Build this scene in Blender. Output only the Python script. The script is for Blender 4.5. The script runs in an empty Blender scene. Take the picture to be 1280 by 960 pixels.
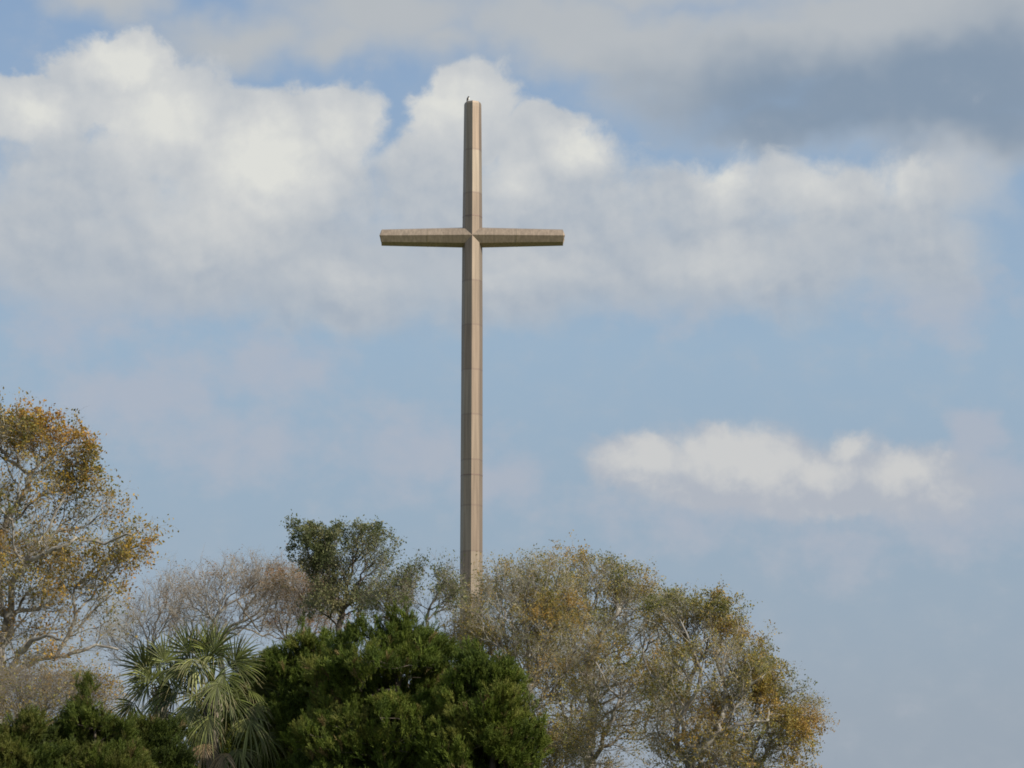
import bpy, bmesh, math, random
import numpy as np
from mathutils import Vector, noise as mnoise

R = math.radians
scene = bpy.context.scene
col = scene.collection

# ------------------------------------------------------------------ camera
PITCH = R(10.6); FPX = 3000.0; CAMZ = 1.7
cam_d = bpy.data.cameras.new('camera'); cam = bpy.data.objects.new('camera', cam_d); col.objects.link(cam)
cam.location = (0, 0, CAMZ); cam.rotation_euler = (R(90)+PITCH, 0, 0)
cam_d.sensor_width = 36.0; cam_d.lens = 36.0*FPX/1280.0
cam_d.clip_start = 0.5; cam_d.clip_end = 9000
scene.camera = cam

# ------------------------------------------------------------------ light, sky, exposure
SUN_AZ = 60.0; SUN_EL = 35.0           # degrees to the right of 'behind the camera'; height
sx = math.sin(R(SUN_AZ))*math.cos(R(SUN_EL)); sy = -math.cos(R(SUN_AZ))*math.cos(R(SUN_EL)); sz = math.sin(R(SUN_EL))
SUN_VEC = Vector((sx, sy, sz))
sun_d = bpy.data.lights.new('sun', 'SUN'); sun = bpy.data.objects.new('sun', sun_d); col.objects.link(sun)
sun_d.energy = 5.0; sun_d.angle = R(0.6); sun_d.color = (1.0, 0.93, 0.82)
sun.rotation_euler = SUN_VEC.to_track_quat('Z', 'Y').to_euler(); sun.location = SUN_VEC*300
EXPO = 0.0
scene.view_settings.view_transform = 'Standard'; scene.view_settings.look = 'None'
scene.view_settings.exposure = EXPO; scene.view_settings.gamma = 1.0
scene.view_settings.use_curve_mapping = False
scene.cycles.max_bounces = 6; scene.cycles.diffuse_bounces = 3; scene.cycles.transparent_max_bounces = 8
scene.cycles.filter_width = 1.75

BG = 0.10
world = bpy.data.worlds.new('World'); scene.world = world; world.use_nodes = True
nt = world.node_tree; nt.nodes.clear(); N = nt.nodes; LK = nt.links

def lin(r, g, b):
    f = lambda c: (c/255/12.92 if c/255 <= .04045 else ((c/255+.055)/1.055)**2.4)
    return (f(r), f(g), f(b))

def math_(op, a, b=None, c=None, clamp=False):
    n = N.new('ShaderNodeMath'); n.operation = op; n.use_clamp = clamp
    for i, v in enumerate((a, b, c)):
        if v is None: continue
        if isinstance(v, (int, float)): n.inputs[i].default_value = v
        else: LK.new(v, n.inputs[i])
    return n.outputs[0]
def mixc(f, a, b):
    n = N.new('ShaderNodeMix'); n.data_type = 'RGBA'
    for s, v in ((n.inputs[0], f), (n.inputs[6], a), (n.inputs[7], b)):
        if isinstance(v, (int, float)): s.default_value = v
        elif isinstance(v, tuple): s.default_value = (*v, 1)
        else: LK.new(v, s)
    return n.outputs[2]
def vmath(op, a, b=None, scale=None):
    n = N.new('ShaderNodeVectorMath'); n.operation = op
    for i, v in enumerate((a, b)):
        if v is None: continue
        if isinstance(v, tuple): n.inputs[i].default_value = v
        else: LK.new(v, n.inputs[i])
    if scale is not None: n.inputs[3].default_value = scale
    return n.outputs[0]
def noise_(vec, scale, detail=4, rough=.5, color=False):
    n = N.new('ShaderNodeTexNoise'); n.inputs['Scale'].default_value = scale
    n.inputs['Detail'].default_value = detail; n.inputs['Roughness'].default_value = rough
    LK.new(vec, n.inputs['Vector'])
    return n.outputs[1 if color else 0]
def smooth(x, lo, hi):
    n = N.new('ShaderNodeMapRange'); n.interpolation_type = 'SMOOTHSTEP'
    LK.new(x, n.inputs[0])
    for i, v in ((1, lo), (2, hi)):
        if isinstance(v, (int, float)): n.inputs[i].default_value = v
        else: LK.new(v, n.inputs[i])
    n.inputs[3].default_value = 0; n.inputs[4].default_value = 1
    return n.outputs[0]

def pix_ae(px, py):                     # direction (azimuth, elevation, degrees) in which the photo shows a cloud
    dx = (px-640)/FPX; dy = (480-py)/FPX
    y = math.cos(PITCH)-dy*math.sin(PITCH); z = math.sin(PITCH)+dy*math.cos(PITCH)
    return math.degrees(math.atan2(dx, y)), math.degrees(math.atan2(z, math.hypot(dx, y)))
DEG = math.degrees(1/FPX)

sky = N.new('ShaderNodeTexSky'); sky.sky_type = 'NISHITA'; sky.sun_disc = False
sky.sun_elevation = R(SUN_EL); sky.sun_rotation = R(180-SUN_AZ)
sky.air_density = 1.0; sky.dust_density = 1.2; sky.ozone_density = 1.0
tc = N.new('ShaderNodeTexCoord')
sep = N.new('ShaderNodeSeparateXYZ'); LK.new(tc.outputs['Generated'], sep.inputs[0])
AZ = math_('MULTIPLY', math_('ARCTAN2', sep.outputs[0], sep.outputs[1]), 57.29578)
EL = math_('MULTIPLY', math_('ARCSINE', sep.outputs[2]), 57.29578)
cmb = N.new('ShaderNodeCombineXYZ'); LK.new(AZ, cmb.inputs[0]); LK.new(EL, cmb.inputs[1])
P0 = cmb.outputs[0]
def warp(vec, scale, amp, off, detail=3, rough=.55):
    v = vmath('ADD', vec, off)
    c = noise_(v, scale, detail, rough, True)
    d = vmath('SCALE', vmath('SUBTRACT', c, (.5, .5, .5)), scale=amp)
    return vmath('ADD', vec, vmath('MULTIPLY', d, (1, 1, 0)))
PW = warp(warp(P0, .35, 2.4, (3.1, 7.7, 1.5), 2), 1.3, 1.0, (9.1, 2.2, 4.5), 5, .6)
PM = warp(warp(P0, .5, .9, (4.1, 2.7, 8.5), 2), 1.6, .75, (9.1, 2.2, 4.5), 5, .6)
PS = warp(P0, .45, 2.0, (13.1, 5.7, 2.5), 3)

def lobes(vec, L):
    out = None
    for (px, py, rx, ry, w) in L:
        a, e = pix_ae(px, py)
        m = N.new('ShaderNodeMapping'); m.vector_type = 'TEXTURE'
        m.inputs['Location'].default_value = (a, e, 0)
        m.inputs['Scale'].default_value = (rx*DEG, ry*DEG, 1)
        LK.new(vec, m.inputs[0])
        g = N.new('ShaderNodeTexGradient'); g.gradient_type = 'SPHERICAL'; LK.new(m.outputs[0], g.inputs[0])
        f = math_('MULTIPLY', g.outputs['Fac'], w)
        out = f if out is None else math_('SMOOTH_MAX', out, f, .12)
    return out

fbm = math_('SUBTRACT', noise_(vmath('MULTIPLY', P0, (1, 1.25, 1)), .9, 8, .58), .5)
fine = math_('SUBTRACT', noise_(vmath('ADD', P0, (5, 8, 2)), 2.6, 6, .6), .5)
# relief of the same noise a little way toward the light
reliefA = noise_(vmath('ADD', P0, (31, 8, 2)), .8, 7, .5)
reliefB = noise_(vmath('ADD', P0, (31-.16, 8-.22, 2)), .8, 7, .5)
relief = math_('SUBTRACT', reliefA, reliefB)

K = 1.0/BG/(2**EXPO)
def C(r, g, b): return tuple(v*K for v in lin(r, g, b))

# blue sky: the Nishita radiance with the photo's grey-blue winter air
tint = N.new('ShaderNodeMix'); tint.data_type = 'RGBA'; tint.blend_type = 'MULTIPLY'; tint.inputs[0].default_value = 1
LK.new(sky.outputs[0], tint.inputs[6]); tint.inputs[7].default_value = (1, 1, 1, 1)
skycol = tint.outputs[2]
# air colour measured from the photo by height above the horizon
ramp = N.new('ShaderNodeValToRGB'); LK.new(math_('DIVIDE', EL, 24.0, clamp=True), ramp.inputs[0])
cr = ramp.color_ramp
stops = [(0.0, (152, 165, 181)), (.12, (153, 166, 182)), (.30, (152, 172, 191)), (.48, (155, 179, 201)), (.72, (145, 171, 201)), (1.0, (124, 155, 195))]
cr.elements[0].position = 0; cr.elements[0].color = (*lin(*stops[0][1]), 1)
cr.elements[1].position = 1; cr.elements[1].color = (*lin(*stops[-1][1]), 1)
for p, c in stops[1:-1]:
    e = cr.elements.new(p); e.color = (*lin(*c), 1)
air = vmath('SCALE', ramp.outputs[0], scale=K)
base = mixc(.9, skycol, air)

# thin veils
v1 = lobes(PS, [(180, 500, 190, 90, 1), (340, 470, 150, 80, .9), (300, 560, 260, 90, .8), (520, 570, 190, 110, .9), (620, 610, 120, 70, .9),
                (1215, 535, 70, 60, 1.2), (1235, 590, 90, 90, 1.0), (1180, 640, 260, 90, .8), (900, 640, 330, 80, .8), (1050, 690, 200, 80, .7), (80, 420, 170, 90, .7), (1010, 620, 260, 60, .8),
                (150, 360, 320, 120, .9), (1180, 380, 150, 90, .9), (850, 380, 200, 60, .6)])
veil = smooth(math_('ADD', v1, math_('MULTIPLY', fbm, 1.1)), .12, .85)
base = mixc(math_('MULTIPLY', veil, .62), base, C(178, 182, 194))

def cloud(base, field, ncoef, lo, hi, light, dark, opacity=1.0, soft=None, fcoef=.15):
    d = math_('ADD', math_('ADD', field, math_('MULTIPLY', fbm, ncoef)), math_('MULTIPLY', fine, fcoef))
    m = smooth(d, lo, hi)
    return m, d

# high grey deck, top
Fh = lobes(PS, [(1130, 20, 280, 90, 1.3), (1000, 60, 240, 80, 1.1), (1230, 160, 160, 60, 1.1), (780, 60, 200, 80, 1.1), (420, 50, 140, 50, .9), (900, 90, 260, 110, 1.1), (1150, 110, 300, 120, 1.3), (1000, 150, 260, 60, .9), (1280, 60, 250, 140, 1.2), (700, 30, 240, 90, 1.0), (480, 20, 260, 90, 1.0), (300, 40, 200, 60, .85), (130, -5, 130, 50, 1.0), (560, 60, 120, 50, .7), (900, -60, 600, 110, 1.2)])
mh = smooth(math_('ADD', Fh, math_('MULTIPLY', fbm, .40)), -.02, .80)
Dh = lobes(PS, [(1030, 125, 330, 95, 1.5), (1200, 120, 280, 110, 1.6), (850, 100, 200, 60, .6), (1250, 40, 200, 80, .5)])
dk = smooth(math_('ADD', Dh, math_('MULTIPLY', fbm, .28)), -.12, 1.15)
hc = mixc(dk, C(185, 189, 192), C(133, 150, 169))
base = mixc(math_('MULTIPLY', mh, .93), base, hc)

# broad grey undersides
Fu = lobes(PS, [(60, 300, 200, 120, 1.1), (230, 320, 260, 110, 1.2), (420, 345, 260, 85, 1.2), (640, 335, 260, 90, 1.2), (860, 330, 240, 85, 1.2), (1030, 310, 200, 90, 1.1), (1150, 330, 120, 90, .9), (1190, 230, 100, 90, .8)])
mu = smooth(math_('ADD', Fu, math_('MULTIPLY', fbm, .30)), .02, .78)
base = mixc(math_('MULTIPLY', mu, .92), base, mixc(smooth(EL, 11.8, 15.0), C(176, 185, 195), C(190, 194, 198)))
# main cumulus bank
Fm = lobes(PW, [(40, 150, 110, 60, 1), (145, 110, 120, 80, 1.1), (250, 170, 170, 110, 1.15), (380, 170, 130, 100, 1.1), (330, 270, 260, 150, 1.1), (120, 240, 200, 120, 1),
                (580, 150, 105, 82, 1.15), (560, 260, 160, 130, 1.1), (680, 200, 120, 80, 1.0), (700, 290, 230, 130, 1.15), (880, 270, 200, 95, 1.15),
                (1040, 255, 190, 95, 1.1), (1150, 260, 120, 95, 1.0), (900, 340, 240, 80, .9), (430, 360, 220, 90, 1.0), (640, 375, 220, 60, .9), (230, 330, 240, 110, 1.05), (60, 300, 160, 110, 1.0), (1150, 320, 150, 90, 1.0), (1000, 345, 200, 75, 1.05), (420, 385, 180, 50, .8), (900, 300, 200, 90, 1.1), (760, 350, 240, 70, 1.0)])
mm, dm = cloud(base, Fm, .36, 0, 0, None, None)
hi_edge = math_('ADD', .40, math_('MULTIPLY', math_('SUBTRACT', 1.0, smooth(EL, 12.5, 17.2)), .62))
mm = smooth(dm, .13, hi_edge)
Bm = lobes(PM, [(160, 80, 90, 60, 1.0), (40, 140, 90, 50, .9), (330, 210, 130, 100, 1.15), (430, 160, 100, 70, .7), (560, 130, 110, 80, .75), (730, 190, 70, 45, .9), (640, 220, 60, 55, .7),
                (905, 225, 60, 60, .85), (1010, 235, 110, 60, .6), (1130, 215, 80, 50, .6), (200, 150, 120, 90, .85), (260, 280, 170, 90, .55), (640, 345, 200, 50, .5), (900, 330, 150, 45, .55), (430, 350, 120, 50, .45)])
shade = math_('ADD', math_('MULTIPLY', Bm, .90), math_('MULTIPLY', relief, .85))
shade = math_('ADD', shade, math_('MULTIPLY', fine, .07))
shade = math_('ADD', shade, math_('MULTIPLY', smooth(EL, 12.0, 17.5), .34))
cm = N.new('ShaderNodeValToRGB'); LK.new(shade, cm.inputs[0]); e = cm.color_ramp.elements
e[0].position = 0.0; e[0].color = (*lin(166, 177, 190), 1); e[1].position = 1.0; e[1].color = (*lin(224, 224, 218), 1)
x = cm.color_ramp.elements.new(.35); x.color = (*lin(190, 195, 200), 1)
x = cm.color_ramp.elements.new(.70); x.color = (*lin(207, 209, 209), 1)
base = mixc(math_('MULTIPLY', mm, .95), base, vmath('SCALE', cm.outputs[0], scale=K))

# small cumulus, lower right
Fs = lobes(PM, [(795, 582, 90, 58, 1.2), (900, 580, 120, 62, 1.2), (960, 575, 100, 56, 1.1), (1060, 595, 130, 52, 1.3), (1020, 585, 70, 42, 1.3), (1135, 600, 110, 54, 1.2), (1060, 565, 60, 36, .9), (980, 612, 270, 48, 1.25), (1180, 610, 90, 50, .8)])
ms = smooth(math_('ADD', math_('ADD', Fs, math_('MULTIPLY', fbm, .2)), math_('MULTIPLY', fine, .18)), .04, .60)
Bs = lobes(PM, [(920, 572, 140, 60, 1.0), (800, 578, 90, 45, .9), (1025, 585, 80, 45, .85), (1140, 590, 70, 40, .8), (1060, 560, 40, 30, .8)])
sc_ = mixc(smooth(math_('ADD', Bs, math_('MULTIPLY', relief, 1.6)), .0, .75), C(176, 182, 192), C(206, 206, 205))
base = mixc(math_('MULTIPLY', ms, .92), base, sc_)

# the rest of the sky, outside the photo's field, carries similar broken cloud
gen = smooth(noise_(tc.outputs['Generated'], 3.5, 8, .55), .47, .62)
outside = math_('MAXIMUM', smooth(math_('ABSOLUTE', AZ), 15.0, 24.0), smooth(EL, 22.0, 30.0))
outside = math_('MULTIPLY', outside, smooth(EL, 2.0, 8.0))
base = mixc(math_('MULTIPLY', math_('MULTIPLY', gen, outside), .8), base, C(205, 208, 212))
bg = N.new('ShaderNodeBackground'); bg.inputs['Strength'].default_value = BG
LK.new(base, bg.inputs['Color'])
wo = N.new('ShaderNodeOutputWorld'); LK.new(bg.outputs[0], wo.inputs[0])

# ------------------------------------------------------------------ helpers
def W(px, py, Y):                       # the point Y metres away that the photo shows at this spot
    dx = (px-640)/FPX; dy = (480-py)/FPX
    y = math.cos(PITCH)-dy*math.sin(PITCH); z = math.sin(PITCH)+dy*math.cos(PITCH)
    t = Y/y
    return np.array((dx*t, Y, CAMZ+z*t))

def tag(o, label=None, cat=None, group=None, kind=None):
    for k, v in (('label', label), ('category', cat), ('group', group), ('kind', kind)):
        if v: o[k] = v
    return o
def empty(name, loc):
    o = bpy.data.objects.new(name, None); col.objects.link(o); o.location = loc; o.empty_display_size = .5
    return o
def link(name, me, mat, parent=None):
    o = bpy.data.objects.new(name, me); col.objects.link(o)
    if mat: me.materials.append(mat)
    if parent: o.parent = parent
    return o
def np_mesh(name, verts, faces, tint=None, smooth_=False):
    """verts (n,3); faces (m,k) all with k corners"""
    me = bpy.data.meshes.new(name)
    verts = np.asarray(verts, np.float32); faces = np.asarray(faces, np.int32)
    k = faces.shape[1]
    me.vertices.add(len(verts)); me.vertices.foreach_set('co', verts.ravel())
    me.loops.add(faces.size); me.loops.foreach_set('vertex_index', faces.ravel())
    me.polygons.add(len(faces)); me.polygons.foreach_set('loop_start', np.arange(0, faces.size, k, dtype=np.int32))
    me.polygons.foreach_set('loop_total', np.full(len(faces), k, np.int32))
    if tint is not None:
        a = me.attributes.new('leaf_tint', 'FLOAT_COLOR', 'POINT')
        c = np.ones((len(verts), 4), np.float32); c[:, :3] = tint
        a.data.foreach_set('color', c.ravel())
    me.update(calc_edges=True)
    if smooth_: me.polygons.foreach_set('use_smooth', np.ones(len(faces), bool))
    return me

# ------------------------------------------------------------------ materials
def new_mat(name):
    m = bpy.data.materials.new(name); m.use_nodes = True
    b = m.node_tree.nodes['Principled BSDF']
    return m, m.node_tree, b
def noise_mat(name, c1, c2, scale, rough=.85, c3=None, bump=0.0, detail=5):
    m, t, b = new_mat(name)
    tcn = t.nodes.new('ShaderNodeTexCoord'); n = t.nodes.new('ShaderNodeTexNoise')
    n.inputs['Scale'].default_value = scale; n.inputs['Detail'].default_value = detail
    t.links.new(tcn.outputs['Object'], n.inputs['Vector'])
    r = t.nodes.new('ShaderNodeValToRGB'); t.links.new(n.outputs[0], r.inputs[0])
    r.color_ramp.elements[0].position = .35; r.color_ramp.elements[0].color = (*c1, 1)
    r.color_ramp.elements[1].position = .65; r.color_ramp.elements[1].color = (*c2, 1)
    if c3: q = r.color_ramp.elements.new(.5); q.color = (*c3, 1)
    t.links.new(r.outputs[0], b.inputs['Base Color']); b.inputs['Roughness'].default_value = rough
    if bump:
        bn = t.nodes.new('ShaderNodeBump'); bn.inputs['Strength'].default_value = bump
        t.links.new(n.outputs[0], bn.inputs['Height']); t.links.new(bn.outputs[0], b.inputs['Normal'])
    return m
def leaf_mat(name, rough=.6, trans=.25):
    m, t, b = new_mat(name)
    a = t.nodes.new('ShaderNodeAttribute'); a.attribute_name = 'leaf_tint'
    t.links.new(a.outputs['Color'], b.inputs['Base Color']); b.inputs['Roughness'].default_value = rough
    b.inputs['Specular IOR Level'].default_value = .3
    tr = t.nodes.new('ShaderNodeBsdfTranslucent'); t.links.new(a.outputs['Color'], tr.inputs['Color'])
    mx = t.nodes.new('ShaderNodeMixShader'); mx.inputs[0].default_value = trans
    t.links.new(b.outputs[0], mx.inputs[1]); t.links.new(tr.outputs[0], mx.inputs[2])
    t.links.new(mx.outputs[0], t.nodes['Material Output'].inputs[0])
    return m
M_bark = noise_mat('grey_lichen_bark', (.13, .11, .09), (.42, .39, .33), 3.0, c3=(.27, .24, .20), bump=.3)
M_twig = noise_mat('grey_twig', (.25, .22, .165), (.49, .45, .34), 1.2, c3=(.38, .34, .25))
M_twig_green = noise_mat('olive_twig', (.12, .12, .07), (.26, .25, .16), 1.2)
M_twig_brown = noise_mat('brown_twig', (.21, .165, .12), (.40, .345, .27), 1.0)
M_twig_thicket = noise_mat('thicket_twig', (.12, .095, .065), (.34, .29, .22), .9)
M_bark_dark = noise_mat('dark_bark', (.05, .04, .03), (.14, .11, .08), 4.0, bump=.3)
M_leaf = leaf_mat('leaf', trans=.38)
M_cedar = leaf_mat('cedar_foliage', .7, .12)
M_palm = leaf_mat('palm_blade', .45, .12)

# ------------------------------------------------------------------ ground
def ground():
    me = bpy.data.meshes.new('ground'); bm = bmesh.new()
    rnd = random.Random(3)
    rings = [0, 20, 40, 60, 80, 110, 150, 200, 300, 500, 900, 1800, 4000, 8000]
    prev = None
    for r in rings:
        if r == 0: cur = [bm.verts.new((0, 0, 0))]
        else:
            cur = [bm.verts.new((r*math.cos(a*math.tau/48), r*math.sin(a*math.tau/48), 0 if r > 400 else rnd.uniform(-.12, .02))) for a in range(48)]
            for i in range(48):
                j = (i+1) % 48
                if len(prev) == 1: bm.faces.new((prev[0], cur[i], cur[j]))
                else: bm.faces.new((prev[i], cur[i], cur[j], prev[j]))
        prev = cur
    bm.to_mesh(me); bm.free()
    m = noise_mat('winter_grass', (.05, .07, .02), (.16, .15, .06), .35, c3=(.09, .10, .035), detail=12)
    tag(link('ground', me, m), kind='structure')
ground()

# ------------------------------------------------------------------ the great cross
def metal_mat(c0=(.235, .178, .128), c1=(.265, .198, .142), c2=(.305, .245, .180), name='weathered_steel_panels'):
    m, t, b = new_mat(name)
    L = t.links.new; n_ = t.nodes.new
    tcn = n_('ShaderNodeTexCoord'); s = n_('ShaderNodeSeparateXYZ'); L(tcn.outputs['Object'], s.inputs[0])
    def mth(op, a, b_=None):
        q = n_('ShaderNodeMath'); q.operation = op
        for i, v in enumerate((a, b_)):
            if v is None: continue
            if isinstance(v, (int, float)): q.inputs[i].default_value = v
            else: L(v, q.inputs[i])
        return q.outputs[0]
    zc = mth('DIVIDE', mth('SUBTRACT', s.outputs[2], 1.66), 3.86); xc = mth('DIVIDE', mth('ADD', s.outputs[0], 100.0), 3.9)
    zi = mth('FLOOR', zc); xi = mth('FLOOR', xc)
    # per panel tone; left and right sides are separate sheets
    side = mth('SIGN', s.outputs[0])
    cb = n_('ShaderNodeCombineXYZ'); L(zi, cb.inputs[0]); L(side, cb.inputs[1]); L(xi, cb.inputs[2])
    wn = n_('ShaderNodeTexWhiteNoise'); wn.noise_dimensions = '3D'; L(cb.outputs[0], wn.inputs['Vector'])
    rp = n_('ShaderNodeValToRGB'); L(wn.outputs['Value'], rp.inputs[0]); e = rp.color_ramp.elements
    e[0].color = (*c0, 1); e[1].color = (*c2, 1)
    q = e.new(.5); q.color = (*c1, 1)
    # fine streaks running down the sheets
    mp = n_('ShaderNodeMapping'); mp.inputs['Scale'].default_value = (3.5, 3.5, .12); L(tcn.outputs['Object'], mp.inputs[0])
    st = n_('ShaderNodeTexNoise'); st.inputs['Scale'].default_value = 1.6; st.inputs['Detail'].default_value = 6; L(mp.outputs[0], st.inputs['Vector'])
    mx = n_('ShaderNodeMix'); mx.data_type = 'RGBA'; mx.blend_type = 'MULTIPLY'; mx.inputs[0].default_value = 1
    sr = n_('ShaderNodeMapRange'); L(st.outputs[0], sr.inputs[0]); sr.inputs[1].default_value = .3; sr.inputs[2].default_value = .7; sr.inputs[3].default_value = .74; sr.inputs[4].default_value = 1.16
    L(rp.outputs[0], mx.inputs[6]); L(sr.outputs[0], mx.inputs[7])
    # dark joint lines
    def joint(f, w):
        fr = mth('ABSOLUTE', mth('SUBTRACT', mth('FRACT', f), .5)); return mth('GREATER_THAN', fr, .5-w)
    j = joint(zc, .02)
    m2 = n_('ShaderNodeMix'); m2.data_type = 'RGBA'; L(mth('MULTIPLY', mth('MULTIPLY', j, .4), mth('LESS_THAN', s.outputs[2], 62.0)), m2.inputs[0]); L(mx.outputs[2], m2.inputs[6]); m2.inputs[7].default_value = (.16, .11, .09, 1)
    L(m2.outputs[2], b.inputs['Base Color'])
    b.inputs['Metallic'].default_value = .42; b.inputs['Roughness'].default_value = .56
    bn = n_('ShaderNodeBump'); bn.inputs['Strength'].default_value = .08; bn.inputs['Distance'].default_value = .05
    L(st.outputs[0], bn.inputs['Height']); L(bn.outputs[0], b.inputs['Normal'])
    return m
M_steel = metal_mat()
M_steel_arm_lit = metal_mat((.34, .26, .185), (.375, .29, .208), (.405, .32, .235), 'weathered_steel_arm_panels_lit')  # shaft's steel in a lighter colour, standing in for stronger light on the arms
CY = 200.0
cx = float(W(590.4, 300, CY)[0])
ztop = float(W(590, 129, CY)[2]); zarm = float(W(590, 297, CY)[2])
DEEP = 1.18
def octo(bm, stations, axis):
    """stations: (position along the axis, half width[, depth]) ; section has its ridge toward the viewer"""
    rings = []
    for (p, r, *k) in stations:
        ring = []; ext = k[0] if k else 0.0
        for i in range(8):
            a = -math.pi/2 + i*math.pi/4
            u, v = r*math.cos(a), r*math.sin(a)*(DEEP if axis == 'z' else DEEP*.858/.905)
            ring.append(bm.verts.new((u, v, p) if axis == 'z' else (p+(ext if i in (0, 4) else 0), v, u)))
        rings.append(ring)
    for a, b in zip(rings, rings[1:]):
        for i in range(8):
            j = (i+1) % 8; bm.faces.new((a[i], a[j], b[j], b[i]))
    bm.faces.new(rings[0])
    if axis == 'x':
        for q in ((0, 1, 7), (7, 1, 2, 6), (6, 2, 3, 5), (5, 3, 4)): bm.faces.new([rings[-1][i] for i in q])
    else: bm.faces.new(rings[-1])
    bmesh.ops.recalc_face_normals(bm, faces=bm.faces)
def make_cross():
    root = empty('monument_cross', (cx, CY, 0))
    tag(root, 'towering tan steel cross with faceted shaft rising behind the treetops', 'cross')
    def build(name, st, axis, mat=M_steel, loc=(0, 0, 0)):
        bm = bmesh.new(); octo(bm, st, axis)
        me = bpy.data.meshes.new(name); bm.to_mesh(me); bm.free()
        o = link(name, me, mat, root); o.location = loc; return o
    k = CY/FPX/math.cos(PITCH)
    g = .035
    def groove(pts, step):
        return pts
    build('shaft', [(.6, .99), (zarm-8, .9), (zarm, .858), (ztop-.16, .745), (ztop, .70)], 'z')
    # the crossbar: two tapering arms, their outer ends cut to a shallow point
    hw = 115.5/FPX*(CY+6)
    for s in (-1, 1):
        st = [(0, .905), (s*(hw-.16), .722), (s*(hw-.15), .68, s*.15)]
        build('arm', st, 'x', M_steel_arm_lit, loc=(0, 0, zarm))
        # raised weld strips where the arm's sheets meet
        bm = bmesh.new(); xx = s*3.8; rr = .905-(.905-.722)*3.8/hw+.010
        octo(bm, [(xx-.035, rr), (xx+.035, rr)], 'x')
        me = bpy.data.meshes.new('joint_strip'); bm.to_mesh(me); bm.free(); o = link('joint_strip', me, M_strip, root); o.location = (0, 0, zarm)
    for py in (272, 595):
        z = float(W(590, py, CY)[2]); rr = (.858 if py == 272 else .935)-.004
        rr = np.interp(z, [.6, zarm-8, zarm, ztop], [.99, .9, .858, .745])+.010
        build('joint_strip', [(z-.05, rr), (z+.05, rr-.0005)], 'z', M_strip2)
    # stone plinth, hidden behind the trees
    bm = bmesh.new()
    for (r, z0, z1) in ((4.2, -.15, .3), (3.0, .302, .6)):
        vs = [[bm.verts.new((r*math.cos(a*math.tau/8+.39), r*math.sin(a*math.tau/8+.39), z)) for a in range(8)] for z in (z0, z1)]
        for i in range(8): bm.faces.new((vs[0][i], vs[0][(i+1) % 8], vs[1][(i+1) % 8], vs[1][i]))
        bm.faces.new(vs[1])
    me = bpy.data.meshes.new('plinth'); bm.to_mesh(me); bm.free(); link('plinth', me, M_stone, root)
M_stone = noise_mat('plinth_stone', (.3, .28, .25), (.42, .4, .36), 2)
M_strip, _t, _b = new_mat('weld_strip_bright'); _b.inputs['Base Color'].default_value = (.40, .31, .21, 1); _b.inputs['Metallic'].default_value = .5; _b.inputs['Roughness'].default_value = .4
M_strip2, _t, _b = new_mat('weld_strip_dark'); _b.inputs['Base Color'].default_value = (.19, .13, .10, 1); _b.inputs['Metallic'].default_value = .4; _b.inputs['Roughness'].default_value = .5
make_cross()

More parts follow.
